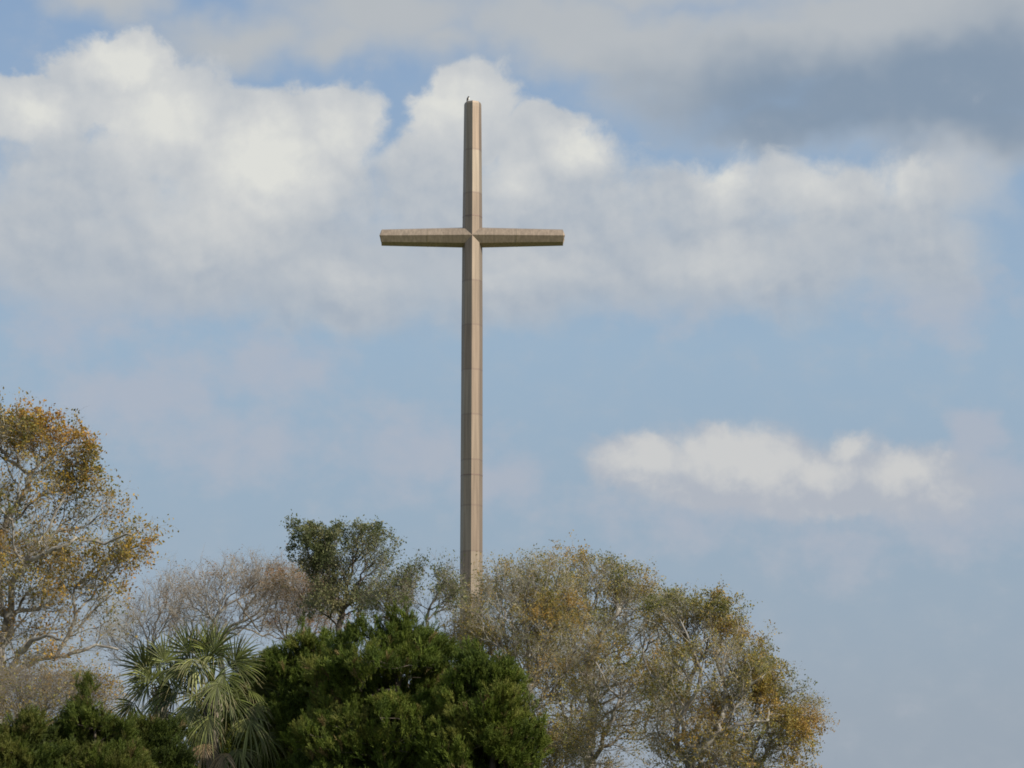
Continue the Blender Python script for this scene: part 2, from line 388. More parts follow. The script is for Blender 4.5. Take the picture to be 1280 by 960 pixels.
# ------------------------------------------------------------------ the bird on top
def make_bird():
    p = W(585.2, 127.6, CY-.45)
    root = empty('perched_bird', (float(p[0]), CY-.45, ztop)); tag(root, 'small dark and white bird perched on the very top of the cross', 'bird')
    # one continuous lofted body: tail, belly, breast, neck, head, beak; faces right (+x)
    prof = [(-.13, -.06, .012, .02), (-.11, .02, .03, .035), (-.07, .09, .06, .075), (-.01, .18, .085, .125), (.015, .27, .08, .115), (.0, .335, .05, .062),
            (.015, .375, .046, .052), (.055, .40, .044, .044), (.085, .395, .02, .018), (.125, .38, .004, .004)]
    bm = bmesh.new(); rings = []
    for i, (x, z, ry, rx) in enumerate(prof):
        a = prof[max(0, i-1)]; b = prof[min(len(prof)-1, i+1)]
        t = Vector((b[0]-a[0], 0, b[1]-a[1])).normalized(); nrm = Vector((t.z, 0, -t.x))
        rings.append([bm.verts.new(Vector((x, 0, z+.06))+nrm*rx*math.cos(k*math.tau/12)+Vector((0, ry*math.sin(k*math.tau/12), 0))) for k in range(12)])
    for a, b in zip(rings, rings[1:]):
        for i in range(12): bm.faces.new((a[i], a[(i+1) % 12], b[(i+1) % 12], b[i]))
    bm.faces.new(rings[0]); bm.faces.new(rings[-1]); bmesh.ops.recalc_face_normals(bm, faces=bm.faces)
    for f in bm.faces: f.smooth = True
    for s in (-1, 1):       # legs
        for (z0, z1, r0) in ((-.001, .13, .012),):
            v = [[bm.verts.new((-.02+r*math.cos(k*math.tau/6), s*.03+r*math.sin(k*math.tau/6), z)) for k in range(6)] for z, r in ((z0, .009), (z1, .018))]
            for i in range(6): bm.faces.new((v[0][i], v[0][(i+1) % 6], v[1][(i+1) % 6], v[1][i]))
        for dx_, dy_ in ((.05, .0), (.04, .025), (.04, -.025), (-.03, 0)):
            a = [bm.verts.new((-.02, s*.03-.006, .004)), bm.verts.new((-.02, s*.03+.006, .004)), bm.verts.new((-.02+dx_, s*.03+dy_, .002)), bm.verts.new((-.02, s*.03, .016))]
            bm.faces.new((a[0], a[2], a[3])); bm.faces.new((a[1], a[3], a[2])); bm.faces.new((a[0], a[1], a[2]))
    me = bpy.data.meshes.new('body'); bm.to_mesh(me); bm.free()
    m, t, b = new_mat('bird_plumage')
    tcn = t.nodes.new('ShaderNodeTexCoord'); s = t.nodes.new('ShaderNodeSeparateXYZ'); t.links.new(tcn.outputs['Object'], s.inputs[0])
    # white breast in front, dark back and dark head
    d = t.nodes.new('ShaderNodeMath'); d.operation = 'MULTIPLY_ADD'; t.links.new(s.outputs[2], d.inputs[0]); d.inputs[1].default_value = -.22; t.links.new(s.outputs[0], d.inputs[2])
    g = t.nodes.new('ShaderNodeMath'); g.operation = 'GREATER_THAN'; t.links.new(d.outputs[0], g.inputs[0]); g.inputs[1].default_value = -.020
    h = t.nodes.new('ShaderNodeMath'); h.operation = 'LESS_THAN'; t.links.new(s.outputs[2], h.inputs[0]); h.inputs[1].default_value = .375
    k = t.nodes.new('ShaderNodeMath'); k.operation = 'MULTIPLY'; t.links.new(g.outputs[0], k.inputs[0]); t.links.new(h.outputs[0], k.inputs[1])
    mx = t.nodes.new('ShaderNodeMix'); mx.data_type = 'RGBA'; t.links.new(k.outputs[0], mx.inputs[0]); mx.inputs[6].default_value = (.05, .045, .04, 1); mx.inputs[7].default_value = (.75, .73, .68, 1)
    t.links.new(mx.outputs[2], b.inputs['Base Color']); b.inputs['Roughness'].default_value = .8
    link('body', me, m, root)
    md = noise_mat('bird_wing', (.03, .028, .025), (.09, .08, .07), 30)
    for s in (-1, 1):       # folded wings
        bm = bmesh.new()
        pts = [(.02, .30), (-.05, .34), (-.08, .26), (-.12, .14), (-.15, .0), (-.10, .08), (-.03, .16), (.03, .24)]
        ctr = bm.verts.new((-.045, s*.092, .22)); vs = [bm.verts.new((x, s*(.062 if i not in (4,) else .02), z)) for i, (x, z) in enumerate(pts)]
        vi = bm.verts.new((-.045, s*.03, .22))
        for i in range(8):
            bm.faces.new((ctr, vs[i], vs[(i+1) % 8])); bm.faces.new((vi, vs[(i+1) % 8], vs[i]))
        bmesh.ops.recalc_face_normals(bm, faces=bm.faces)
        me = bpy.data.meshes.new('wing'); bm.to_mesh(me); bm.free(); link('wing', me, md, root)
make_bird()

# ------------------------------------------------------------------ trees
def mst_tree(rs, trunk, pts, bf=.45, limbs=()):
    """grow a branching skeleton: every crown point joins the nearest wood, weighing the length of the way back to the root"""
    n = len(trunk)+len(pts)+sum(len(l) for l in limbs)
    P = np.zeros((n, 3)); par = np.full(n, -1); path = np.zeros(n)
    P[:len(trunk)] = trunk
    for i in range(1, len(trunk)):
        par[i] = i-1; path[i] = path[i-1]+np.linalg.norm(P[i]-P[i-1])
    k = len(trunk)
    for l in limbs:
        j = int(np.argmin(np.linalg.norm(P[:k]-l[0], axis=1)))
        for p in l:
            P[k] = p; par[k] = j; path[k] = path[j]+np.linalg.norm(P[k]-P[j])*.7; j = k; k += 1
    k0 = k
    allow = len(trunk)//2
    order = np.argsort(np.linalg.norm(pts-trunk[-1], axis=1)+rs.normal(0, .15, len(pts)))
    for idx in order:
        p = pts[idx]
        d = P[allow:k]-p
        dist = np.sqrt((d*d).sum(1))
        j = int(np.argmin(dist+bf*path[allow:k]))+allow
        P[k] = p; par[k] = j; path[k] = path[j]+dist[j-allow]; k += 1
    return P, par, k0
def smooth_skel(P, par, fixed, it=3, w=.3):
    n = len(P)
    for _ in range(it):
        cs = np.zeros((n, 3)); cn = np.zeros(n)
        np.add.at(cs, par[1:], P[1:]); np.add.at(cn, par[1:], 1)
        m = (cn > 0); m[:fixed] = False
        tgt = (P[par]+cs/np.maximum(cn, 1)[:, None])/2
        P[m] = P[m]*(1-w)+tgt[m]*w
    return P
def radii(P, par, tip, e=2.3, rmax=.6):
    n = len(P); acc = np.zeros(n)
    d = np.zeros(n)
    for i in range(1, n): d[i] = d[par[i]]+1
    order = np.argsort(-d)
    r = np.zeros(n)
    for i in order:
        r[i] = max(acc[i], tip**e)**(1/e)
        if par[i] >= 0: acc[par[i]] += r[i]**e
    return np.minimum(r, rmax)
def tubes(P, par, r, rs, minr=0.0):
    """chains of shared rings along the thickest child; side branches start inside their parent"""
    n = len(P); kids = [[] for _ in range(n)]
    for i in range(1, n): kids[par[i]].append(i)
    V = []; F = []; nv = 0
    stack = [(None, 0)]
    while stack:
        st, i = stack.pop()
        chain = [] if st is None else [(P[st], min(r[i]*1.15, r[st]))]
        while True:
            chain.append((P[i], r[i]))
            ks = [k for k in kids[i] if r[k] >= minr]
            if not ks: break
            ks.sort(key=lambda q: -r[q])
            for q in ks[1:]: stack.append((i, q))
            i = ks[0]
        if len(chain) < 2: continue
        # add wiggle points on long spans
        pts = [chain[0]]
        for a, b in zip(chain, chain[1:]):
            L = np.linalg.norm(b[0]-a[0])
            if L > .35:
                k = int(min(4, L/.35))
                for q in range(1, k+1):
                    t = q/(k+1)
                    pts.append((a[0]*(1-t)+b[0]*t+rs.normal(0, .05*min(L, 1.0), 3), a[1]*(1-t)+b[1]*t))
            pts.append(b)
        C_ = np.array([p for p, _ in pts]); rr = np.array([q for _, q in pts])
        sides = 8 if rr.max() > .09 else (5 if rr.max() > .035 else 3)
        T = np.gradient(C_, axis=0); T /= np.linalg.norm(T, axis=1)[:, None]+1e-9
        ref = np.array((0, 0, 1.)) if abs(T[0][2]) < .8 else np.array((1., 0, 0))
        u = np.cross(T, ref); u /= np.linalg.norm(u, axis=1)[:, None]+1e-9; v = np.cross(T, u)
        an = np.arange(sides)*math.tau/sides
        ring = C_[:, None, :]+rr[:, None, None]*(np.cos(an)[None, :, None]*u[:, None, :]+np.sin(an)[None, :, None]*v[:, None, :])
        m = len(C_); V.append(ring.reshape(-1, 3))
        a = np.arange(m-1)[:, None]*sides+np.arange(sides)[None, :]; b = np.arange(m-1)[:, None]*sides+(np.arange(sides)[None, :]+1) % sides
        F.append(np.stack([a, b, b+sides, a+sides], -1).reshape(-1, 4)+nv); nv += m*sides
    return np.concatenate(V), np.concatenate(F)

def seg_mesh(segs):
    """thin 3-sided twigs (p0, p1, r0, r1)"""
    V = []; F = []
    for p0, p1, r0, r1 in segs:
        t = p1-p0; t = t/(np.linalg.norm(t)+1e-9); ref = np.array((0, 0, 1.)) if abs(t[2]) < .8 else np.array((1., 0, 0))
        u = np.cross(t, ref); u /= np.linalg.norm(u); v = np.cross(t, u); k = len(V)
        for p, r in ((p0, r0), (p1, r1)):
            for q in range(3): V.append(p+r*(math.cos(q*2.0944)*u+math.sin(q*2.0944)*v))
        for q in range(3): F.append((k+q, k+(q+1) % 3, k+3+(q+1) % 3, k+3+q))
    return np.array(V), np.array(F)
def spray_template(rs, droop=0.0, dens=1.0, rt=.008):
    """a branchlet one unit long, growing along +z"""
    segs = []; leaves = []
    def shoot(p, d, L, r, lev):
        n = max(2, int(5*L)+1); step = L/n
        for i in range(n):
            d = d+rs.normal(0, .20, 3)+np.array((0, 0, .04)); d /= np.linalg.norm(d)
            q = p+d*step; r2 = r*(1-.6*(i+1)/n)
            segs.append((p, q, r*(1-.6*i/n), r2)); p = q
            if lev < 2 and (i > 0 or lev > 0 or n < 3):
                for _ in range(1 + (rs.random() < .45*dens)):
                    s = np.cross(d, rs.normal(0, 1, 3)); s /= np.linalg.norm(s)+1e-9
                    nd = d*.65+s*.8; shoot(p, nd/np.linalg.norm(nd), L*(.5 if lev == 0 else .42)*rs.uniform(.6, 1.15), r2*.7, lev+1)
            if lev > 0 or i > n//2: leaves.append((q+rs.normal(0, .015, 3), d.copy()))
    shoot(np.zeros(3), np.array((0, 0, 1.)), 1.0, rt, 0)
    V, F = seg_mesh(segs)
    lp = np.array([a for a, _ in leaves]); ld = np.array([b for _, b in leaves])
    return V, F, lp, ld
_rs = np.random.RandomState(11)
SPRAYS = [spray_template(_rs) for _ in range(7)]
SPRAYS_BARE = [spray_template(_rs, dens=.4, rt=.014) for _ in range(7)]

def frames(rs, D):
    D = D/(np.linalg.norm(D, axis=1)[:, None]+1e-9)
    a = rs.normal(0, 1, D.shape); u = np.cross(D, a); u /= np.linalg.norm(u, axis=1)[:, None]+1e-9
    v = np.cross(D, u)
    return np.stack([u, v, D], -1)       # columns
def instance(T, Rm, S, pos):
    V, F = T
    out = np.einsum('nij,vj->nvi', Rm, V)*S[:, None, None]+pos[:, None, :]
    n = len(pos); f = (F[None]+np.arange(n)[:, None, None]*len(V)).reshape(-1, F.shape[1])
    return out.reshape(-1, 3), f
def cat(parts):
    V = []; F = []; n = 0
    for v, f in parts:
        V.append(v); F.append(f+n); n += len(v)
    return np.concatenate(V), np.concatenate(F)

def lobe_points(rs, Y, lobes_, n, rough=.5, shell=1.6, gap=0.36, gs=.55, zmin=.8):
    c = []; r = []
    for L in lobes_:
        px, py, rx, ry = L[:4]; dy = L[4] if len(L) > 4 else 0; dd = L[5] if len(L) > 5 else 1.0
        c.append(W(px, py, Y+dy)); k = (Y+dy)/FPX; r.append((rx*k, rx*k*dd, ry*k))
    c = np.array(c); r = np.array(r); w = (r[:, 0]*r[:, 1]*r[:, 2])**.75; w /= w.sum()
    out = []
    off = rs.uniform(0, 50, 3)
    while len(out) < n:
        i = rs.choice(len(c), p=w); d = rs.normal(0, 1, 3); d /= np.linalg.norm(d); q = rs.random()**(1/(3*shell))
        s = 1+rough*(mnoise.noise(Vector(d*1.7+c[i]))*.6)
        p = c[i]+d*r[i]*q*s
        if p[2] < zmin: continue
        if mnoise.noise(Vector((p+off)*gs)) < -gap: continue
        out.append(p)
    return np.array(out)

def oak(name, label, seed, Y, base_px, fork_py, lobes_, n=1500, spray=.8, leafn=.5, palette=None, leaf=.085, twigmat=None, bark=None, cat_='tree', group=None,
        bf=.4, tip=.011, up=.45, lean=None, rmax=.45, leaf_fn=None, crown_name='crown', gap=.36, limbs=(), spraydens=1.0, reps=3, tmpl=None, limb_r=.05, clump=2.3):
    TM = tmpl or SPRAYS
    rs = np.random.RandomState(seed); random.seed(seed)
    pts = lobe_points(rs, Y, lobes_, n, rough=.95, gap=gap)
    top = W(base_px[1], fork_py, Y); x0 = float(W(base_px[0], 900, Y)[0])
    base = np.array((x0, Y, 0.0))
    m = 9
    trunk = np.array([base*(1-t)+top*t+np.array((math.sin(t*3+seed)*.18*math.sin(t*3.14), math.cos(t*4+seed)*.15*math.sin(t*3.14), 0)) for t in np.linspace(0, 1, m)])
    LB = [np.array([W(a, b, Y+c) for a, b, c in l]) for l in limbs]
    P, par, k0 = mst_tree(rs, trunk, pts, bf, LB)
    P = smooth_skel(P, par, k0)
    r = radii(P, par, tip, rmax=rmax); 
    q = m
    for l in LB:
        r[q:q+len(l)] = np.maximum(r[q:q+len(l)], np.linspace(limb_r, limb_r*.3, len(l))); q += len(l)
    r[:m] = np.maximum(r[:m], np.linspace(r[0]*1.35, r[m-1], m))
    r[0] *= 1.35
    V, F = tubes(P, par, r, rs)
    root = empty(name, tuple(base)); tag(root, label, cat_, group)
    inv = base
    link('trunk', np_mesh('trunk', V-inv, F, smooth_=True), bark or M_bark, root)
    # branchlets
    kids = np.bincount(par[1:], minlength=len(P))
    ctr = pts.mean(0)
    sel = np.where((np.arange(len(P)) >= m) & (r < .035) & ((kids <= 1) | (rs.random(len(P)) < .5*spraydens)))[0]
    Pd = P[sel]-P[par[sel]]; Pd /= np.linalg.norm(Pd, axis=1)[:, None]+1e-9
    out = P[sel]-(ctr-np.array((0, 0, 1.5))); out /= np.linalg.norm(out, axis=1)[:, None]+1e-9
    parts = []; LP = []; LD = []; SP = []
    for rep in range(reps):
        D = Pd*.5+out*.55+np.array((0, 0, up))+rs.normal(0, .38, Pd.shape)
        Rm = frames(rs, D); S = spray*rs.uniform(.5, 1.1, len(sel))*np.where(rs.random(len(sel)) < .06, 1.8, 1.0)
        if rep >= 1:
            keep = rs.random(len(sel)) < .7*spraydens
        else: keep = np.ones(len(sel), bool)
        tid = rs.randint(0, len(TM), len(sel))
        for t in range(len(TM)):
            q = np.where((tid == t) & keep)[0]
            if not len(q): continue
            Vt, Ft, lp, ld = TM[t]
            parts.append(instance((Vt, Ft), Rm[q], S[q], P[sel[q]]))
            lpos = np.einsum('nij,vj->nvi', Rm[q], lp)*S[q][:, None, None]+P[sel[q]][:, None, :]
            ldir = np.einsum('nij,vj->nvi', Rm[q], ld)
            LP.append(lpos.reshape(-1, 3)); LD.append(ldir.reshape(-1, 3)); SP.append(np.repeat(P[sel[q]], len(lp), 0))
    V, F = cat(parts)
    link('branches', np_mesh('branches', V-inv, F), twigmat or M_twig, root)
    LP = np.concatenate(LP); LD = np.concatenate(LD); SP = np.concatenate(SP)
    # leaves: clumped by a slow noise
    zmin, zmax = pts[:, 2].min(), pts[:, 2].max()
    uniq, invx = np.unique(np.round(SP, 4), axis=0, return_inverse=True); invx = invx.ravel()
    off = rs.uniform(0, 99, 3)
    n1 = np.array([mnoise.noise(Vector(p*.55+off)) for p in uniq])[invx]
    n2 = np.array([mnoise.noise(Vector(p*.8+off*2)) for p in uniq])[invx]
    hgt = (SP[:, 2]-zmin)/(zmax-zmin)
    dens = leafn*np.clip(.65-.065*clump+clump*n1, .15, 2.2)
    if leaf_fn is not None: dens = dens*leaf_fn(SP, hgt)
    k = rs.random(len(LP)) < dens
    LP, LD, n2, n1 = LP[k], LD[k], n2[k], n1[k]
    nl = len(LP)
    if nl:
        D = LD+rs.normal(0, .7, LD.shape); Rm = frames(rs, D); sz = leaf*rs.uniform(.6, 1.25, nl)
        lv = np.array([(0, 0, 0), (-.30, .05, .45), (0, -.04, 1.0), (.30, .05, .5)])
        V = (np.einsum('nij,vj->nvi', Rm, lv)*sz[:, None, None]+LP[:, None, :]).reshape(-1, 3)
        F = np.arange(nl*4).reshape(-1, 4)
        pal = np.array(palette); x = np.clip((n2*.9+.5)+rs.normal(0, .20, nl), 0, .999)*(len(pal)-1)
        i0 = x.astype(int); f = (x-i0)[:, None]; colr = pal[i0]*(1-f)+pal[np.minimum(i0+1, len(pal)-1)]*f
        colr = colr*rs.uniform(.7, 1.3, (nl, 1))
        link(crown_name, np_mesh('crown', V-inv, F, np.repeat(colr, 4, 0)), M_leaf, root)
    return root

OAK_PAL = [(.14, .15, .035), (.22, .205, .05), (.34, .27, .06), (.42, .29, .06), (.38, .22, .055)]
GOLD_PAL = [(.11, .12, .028), (.20, .175, .04), (.34, .24, .045), (.46, .29, .045), (.44, .22, .04)]
OLIVE_PAL = [(.14, .15, .035), (.21, .205, .055), (.31, .26, .07), (.39, .28, .065), (.38, .23, .055)]
RED_PAL = [(.14, .12, .05), (.26, .18, .08), (.34, .20, .09), (.32, .16, .08)]
GREEN_PAL = [(.085, .105, .04), (.13, .15, .055), (.20, .205, .085), (.28, .25, .12)]

# left big tree
oak('oak_tree', 'tall tree at the left edge with orange leaves over bare grey limbs', 5, 86, (-6, -2), 812,
    [(-60, 600, 110, 90), (36, 588, 64, 50), (82, 574, 38, 32), (56, 554, 46, 24), (0, 560, 45, 28), (30, 640, 100, 70), (92, 645, 46, 50), (102, 606, 24, 30),
     (155, 668, 28, 26), (150, 698, 36, 20), (128, 645, 26, 24), (125, 740, 36, 22), (100, 700, 66, 30), (30, 720, 80, 50), (-70, 720, 120, 60), (85, 750, 60, 26), (60, 800, 66, 26), (-60, 790, 90, 40), (115, 785, 34, 16), (-130, 650, 110, 90), (50, 830, 80, 20)],
    limb_r=.13, clump=1.5, n=4300, spray=.56, leafn=.135, palette=GOLD_PAL, leaf=.115, rmax=.42, tip=.0105, gap=.26, bf=.22, up=.2,
    leaf_fn=lambda p, h: .25+1.15*h+.8*np.clip((p[:, 0]+15.5)/2.5, 0, 1)*(h > .35), spraydens=1.1,
    limbs=[[(10, 845, -.8), (22, 818, -1.2), (40, 800, -1.6), (58, 794, -1.9), (72, 800, -2.2)],
           [(10, 850, .3), (22, 838, .2), (42, 825, 0), (70, 820, -.2), (98, 815, -.2), (120, 806, 0), (148, 812, .2)],
           [(6, 800, .2), (12, 770, 0), (14, 735, -.5), (30, 705, -1), (60, 690, -1.4), (95, 672, -1.5), (130, 680, -1.6), (165, 668, -1.8)],
           [(0, 760, .5), (-6, 700, .5), (8, 655, .3), (24, 625, 0), (40, 590, -.2), (62, 565, -.3)]])
# bare grey-brown thicket under it
oak('bare_thicket', 'low mass of bare brown twigs behind the dark cedars at far left', 21, 80, (30, 35), 935,
    [(0, 888, 80, 42), (60, 882, 70, 38), (115, 880, 40, 34), (20, 868, 60, 28), (-60, 880, 60, 40), (90, 868, 40, 22)],
    n=2000, spray=.5, leafn=.04, palette=OLIVE_PAL, leaf=.08, twigmat=M_twig_thicket, rmax=.10, tip=.007, gap=.7, cat_='bush', up=.2)
# bare trees, centre left
oak('bare_tree', 'leafless grey tree with fine twigs, seen through just above the left palm fans', 31, 132, (205, 205), 850,
    [(200, 768, 45, 32), (225, 745, 34, 22), (180, 790, 38, 34), (235, 790, 40, 40), (150, 800, 30, 36)],
    n=620, spray=.85, leafn=.05, palette=RED_PAL, leaf=.09, twigmat=M_twig_brown, rmax=.2, gap=.3, group='bare trees', bf=.3, tmpl=SPRAYS_BARE, reps=2, spraydens=.8)
oak('bare_tree', 'wide leafless tree with dark limbs and pinkish grey twigs behind the palms', 32, 128, (300, 275), 800,
    [(275, 738, 48, 28), (310, 728, 48, 24), (345, 734, 45, 26), (290, 770, 60, 30), (350, 770, 50, 35), (250, 755, 35, 25)],
    n=900, spray=.85, leafn=.10, palette=RED_PAL, leaf=.09, twigmat=M_twig_brown, rmax=.2, gap=.3, group='bare trees', bf=.3, tmpl=SPRAYS_BARE, reps=2, spraydens=.8,
    limbs=[[(262, 785, -1), (275, 765, -1.2), (295, 750, -1.4)], [(325, 790, -1), (332, 770, -1), (340, 752, -1), (345, 735, -1)]])
oak('reddish_tree', 'bare twiggy tree with reddish brown leaves at the foot of the green tree', 33, 124, (385, 372), 820,
    [(375, 748, 34, 28), (395, 770, 30, 36), (350, 765, 30, 30)],
    n=480, spray=.75, leafn=.32, palette=RED_PAL, leaf=.085, twigmat=M_twig_brown, rmax=.16, gap=.4)
# green leafy tree
oak('green_oak', 'small leafy green tree standing above the bare treetops left of the cross', 34, 118, (425, 423), 785,
    [(396, 695, 28, 26), (384, 672, 14, 12), (438, 686, 32, 20), (464, 694, 26, 24), (455, 674, 20, 12), (428, 676, 22, 16), (420, 700, 26, 18), (408, 718, 28, 22), (464, 716, 24, 18), (428, 742, 26, 24), (371, 660, 7, 7), (405, 752, 26, 20), (450, 752, 22, 18), (484, 705, 12, 14), (470, 668, 10, 8)],
    n=1100, spray=.5, leafn=.34, palette=GREEN_PAL, leaf=.12, twigmat=M_twig_green, rmax=.17, bark=M_bark_dark, gap=.30, bf=.3, spraydens=.8)
# sparse shrubby tree between
oak('sparse_tree', 'sparse green and grey tree with a bare twig tip, just left of the cross shaft', 35, 104, (535, 530), 800,
    [(500, 748, 34, 22), (535, 735, 34, 26), (545, 712, 10, 22), (552, 750, 22, 20), (515, 726, 10, 12), (490, 760, 26, 24)],
    n=480, spray=.7, leafn=.15, palette=GREEN_PAL, leaf=.11, twigmat=M_twig_brown, reps=2, rmax=.15, gap=.3)
# oaks to the right
oak('oak_tree', 'grey twiggy tree standing in front of the foot of the cross shaft', 41, 108, (650, 650), 900,
    [(600, 800, 44, 32), (640, 735, 45, 28), (680, 740, 50, 42), (640, 790, 70, 50), (700, 800, 50, 50), (590, 790, 35, 45), (665, 850, 60, 50), (700, 900, 50, 46), (695, 945, 50, 36)],
    tip=.0125, clump=1.3, n=2900, spray=.58, leafn=.155, palette=OLIVE_PAL, leaf=.10, rmax=.26, group='autumn oaks right of the cross', gap=.34, bf=.25)
oak('oak_tree', 'tall rounded tree with rusty brown leaves at its top, just right of the cross', 42, 113, (735, 738), 955,
    [(708, 715, 36, 22), (750, 728, 48, 28), (785, 735, 34, 28), (730, 760, 70, 40), (800, 775, 46, 38), (720, 820, 70, 55), (780, 840, 70, 50), (800, 880, 60, 50), (700, 900, 50, 50), (740, 930, 60, 40)],
    tip=.0125, clump=1.3, n=3100, spray=.58, leafn=.165, palette=OLIVE_PAL, leaf=.10, rmax=.30, group='autumn oaks right of the cross', gap=.26, bf=.22, leaf_fn=lambda p, h: .55+.8*h,
    limbs=[[(752, 935, -1), (762, 905, -1.4), (775, 875, -1.8), (800, 850, -2.2), (830, 835, -2.5)], [(725, 940, -.5), (712, 905, -1), (700, 880, -1.5), (680, 865, -2)], [(738, 925, .5), (742, 880, .4), (735, 840, .2), (745, 800, 0), (770, 770, -.5)]])
oak('oak_tree', 'broad golden leaved tree sloping down to the open sky, rightmost of all', 43, 106, (870, 862), 955,
    [(870, 768, 42, 22), (900, 778, 34, 24), (835, 768, 36, 22), (840, 790, 46, 40), (920, 815, 42, 32), (880, 850, 80, 50), (950, 850, 32, 28), (970, 890, 44, 32), (1000, 905, 30, 34), (930, 920, 70, 44), (860, 920, 66, 50), (985, 935, 42, 26), (1010, 885, 16, 14), (970, 970, 46, 34), (910, 975, 70, 36)],
    tip=.0125, clump=1.5, n=3500, spray=.55, leafn=.225, palette=OAK_PAL, leaf=.105, rmax=.30, group='autumn oaks right of the cross', gap=.24, bf=.22,
    leaf_fn=lambda p, h: .75+.6*np.clip((p[:, 0]-8.0)/4, 0, 1),
    limbs=[[(880, 935, -1), (900, 915, -1.2), (930, 905, -1.5), (960, 900, -1.5)], [(858, 930, -.5), (850, 895, -1), (870, 865, -1.3), (905, 848, -1.5)], [(850, 945, 0), (825, 920, -.5), (800, 905, -1)]])

# ------------------------------------------------------------------ cedars
def plume_template(rs):
    """upright feathery cedar spray, one unit tall: many small slivers"""
    V = []; F = []
    def sliver(p, d, L, w):
        s = np.cross(d, rs.normal(0, 1, 3)); s /= np.linalg.norm(s)+1e-9; k = len(V)
        V.extend([p-s*w*.5, p+s*w*.5+d*L*.1, p+d*L]); F.append((k, k+1, k+2))
    for a in range(7):
        t0 = a/7*.55; az = rs.uniform(0, 6.28); sp = .42 if a else 0.05
        d = np.array((math.cos(az)*sp, math.sin(az)*sp, 1.0)); d /= np.linalg.norm(d)
        p = np.array((0, 0, t0)); L = (1-t0)*rs.uniform(.6, .95)
        for i in range(8):
            q = p+d*L*i/8
            for _ in range(2):
                dd = d+rs.normal(0, .36, 3); dd /= np.linalg.norm(dd)
                sliver(q+rs.normal(0, .015, 3), dd, rs.uniform(.13, .26), .042)
    return np.array(V), np.array(F)
PLUMES = [plume_template(_rs) for _ in range(8)]
CED_PAL = np.array([(.055, .080, .010), (.085, .118, .012), (.115, .145, .018), (.150, .155, .028)])
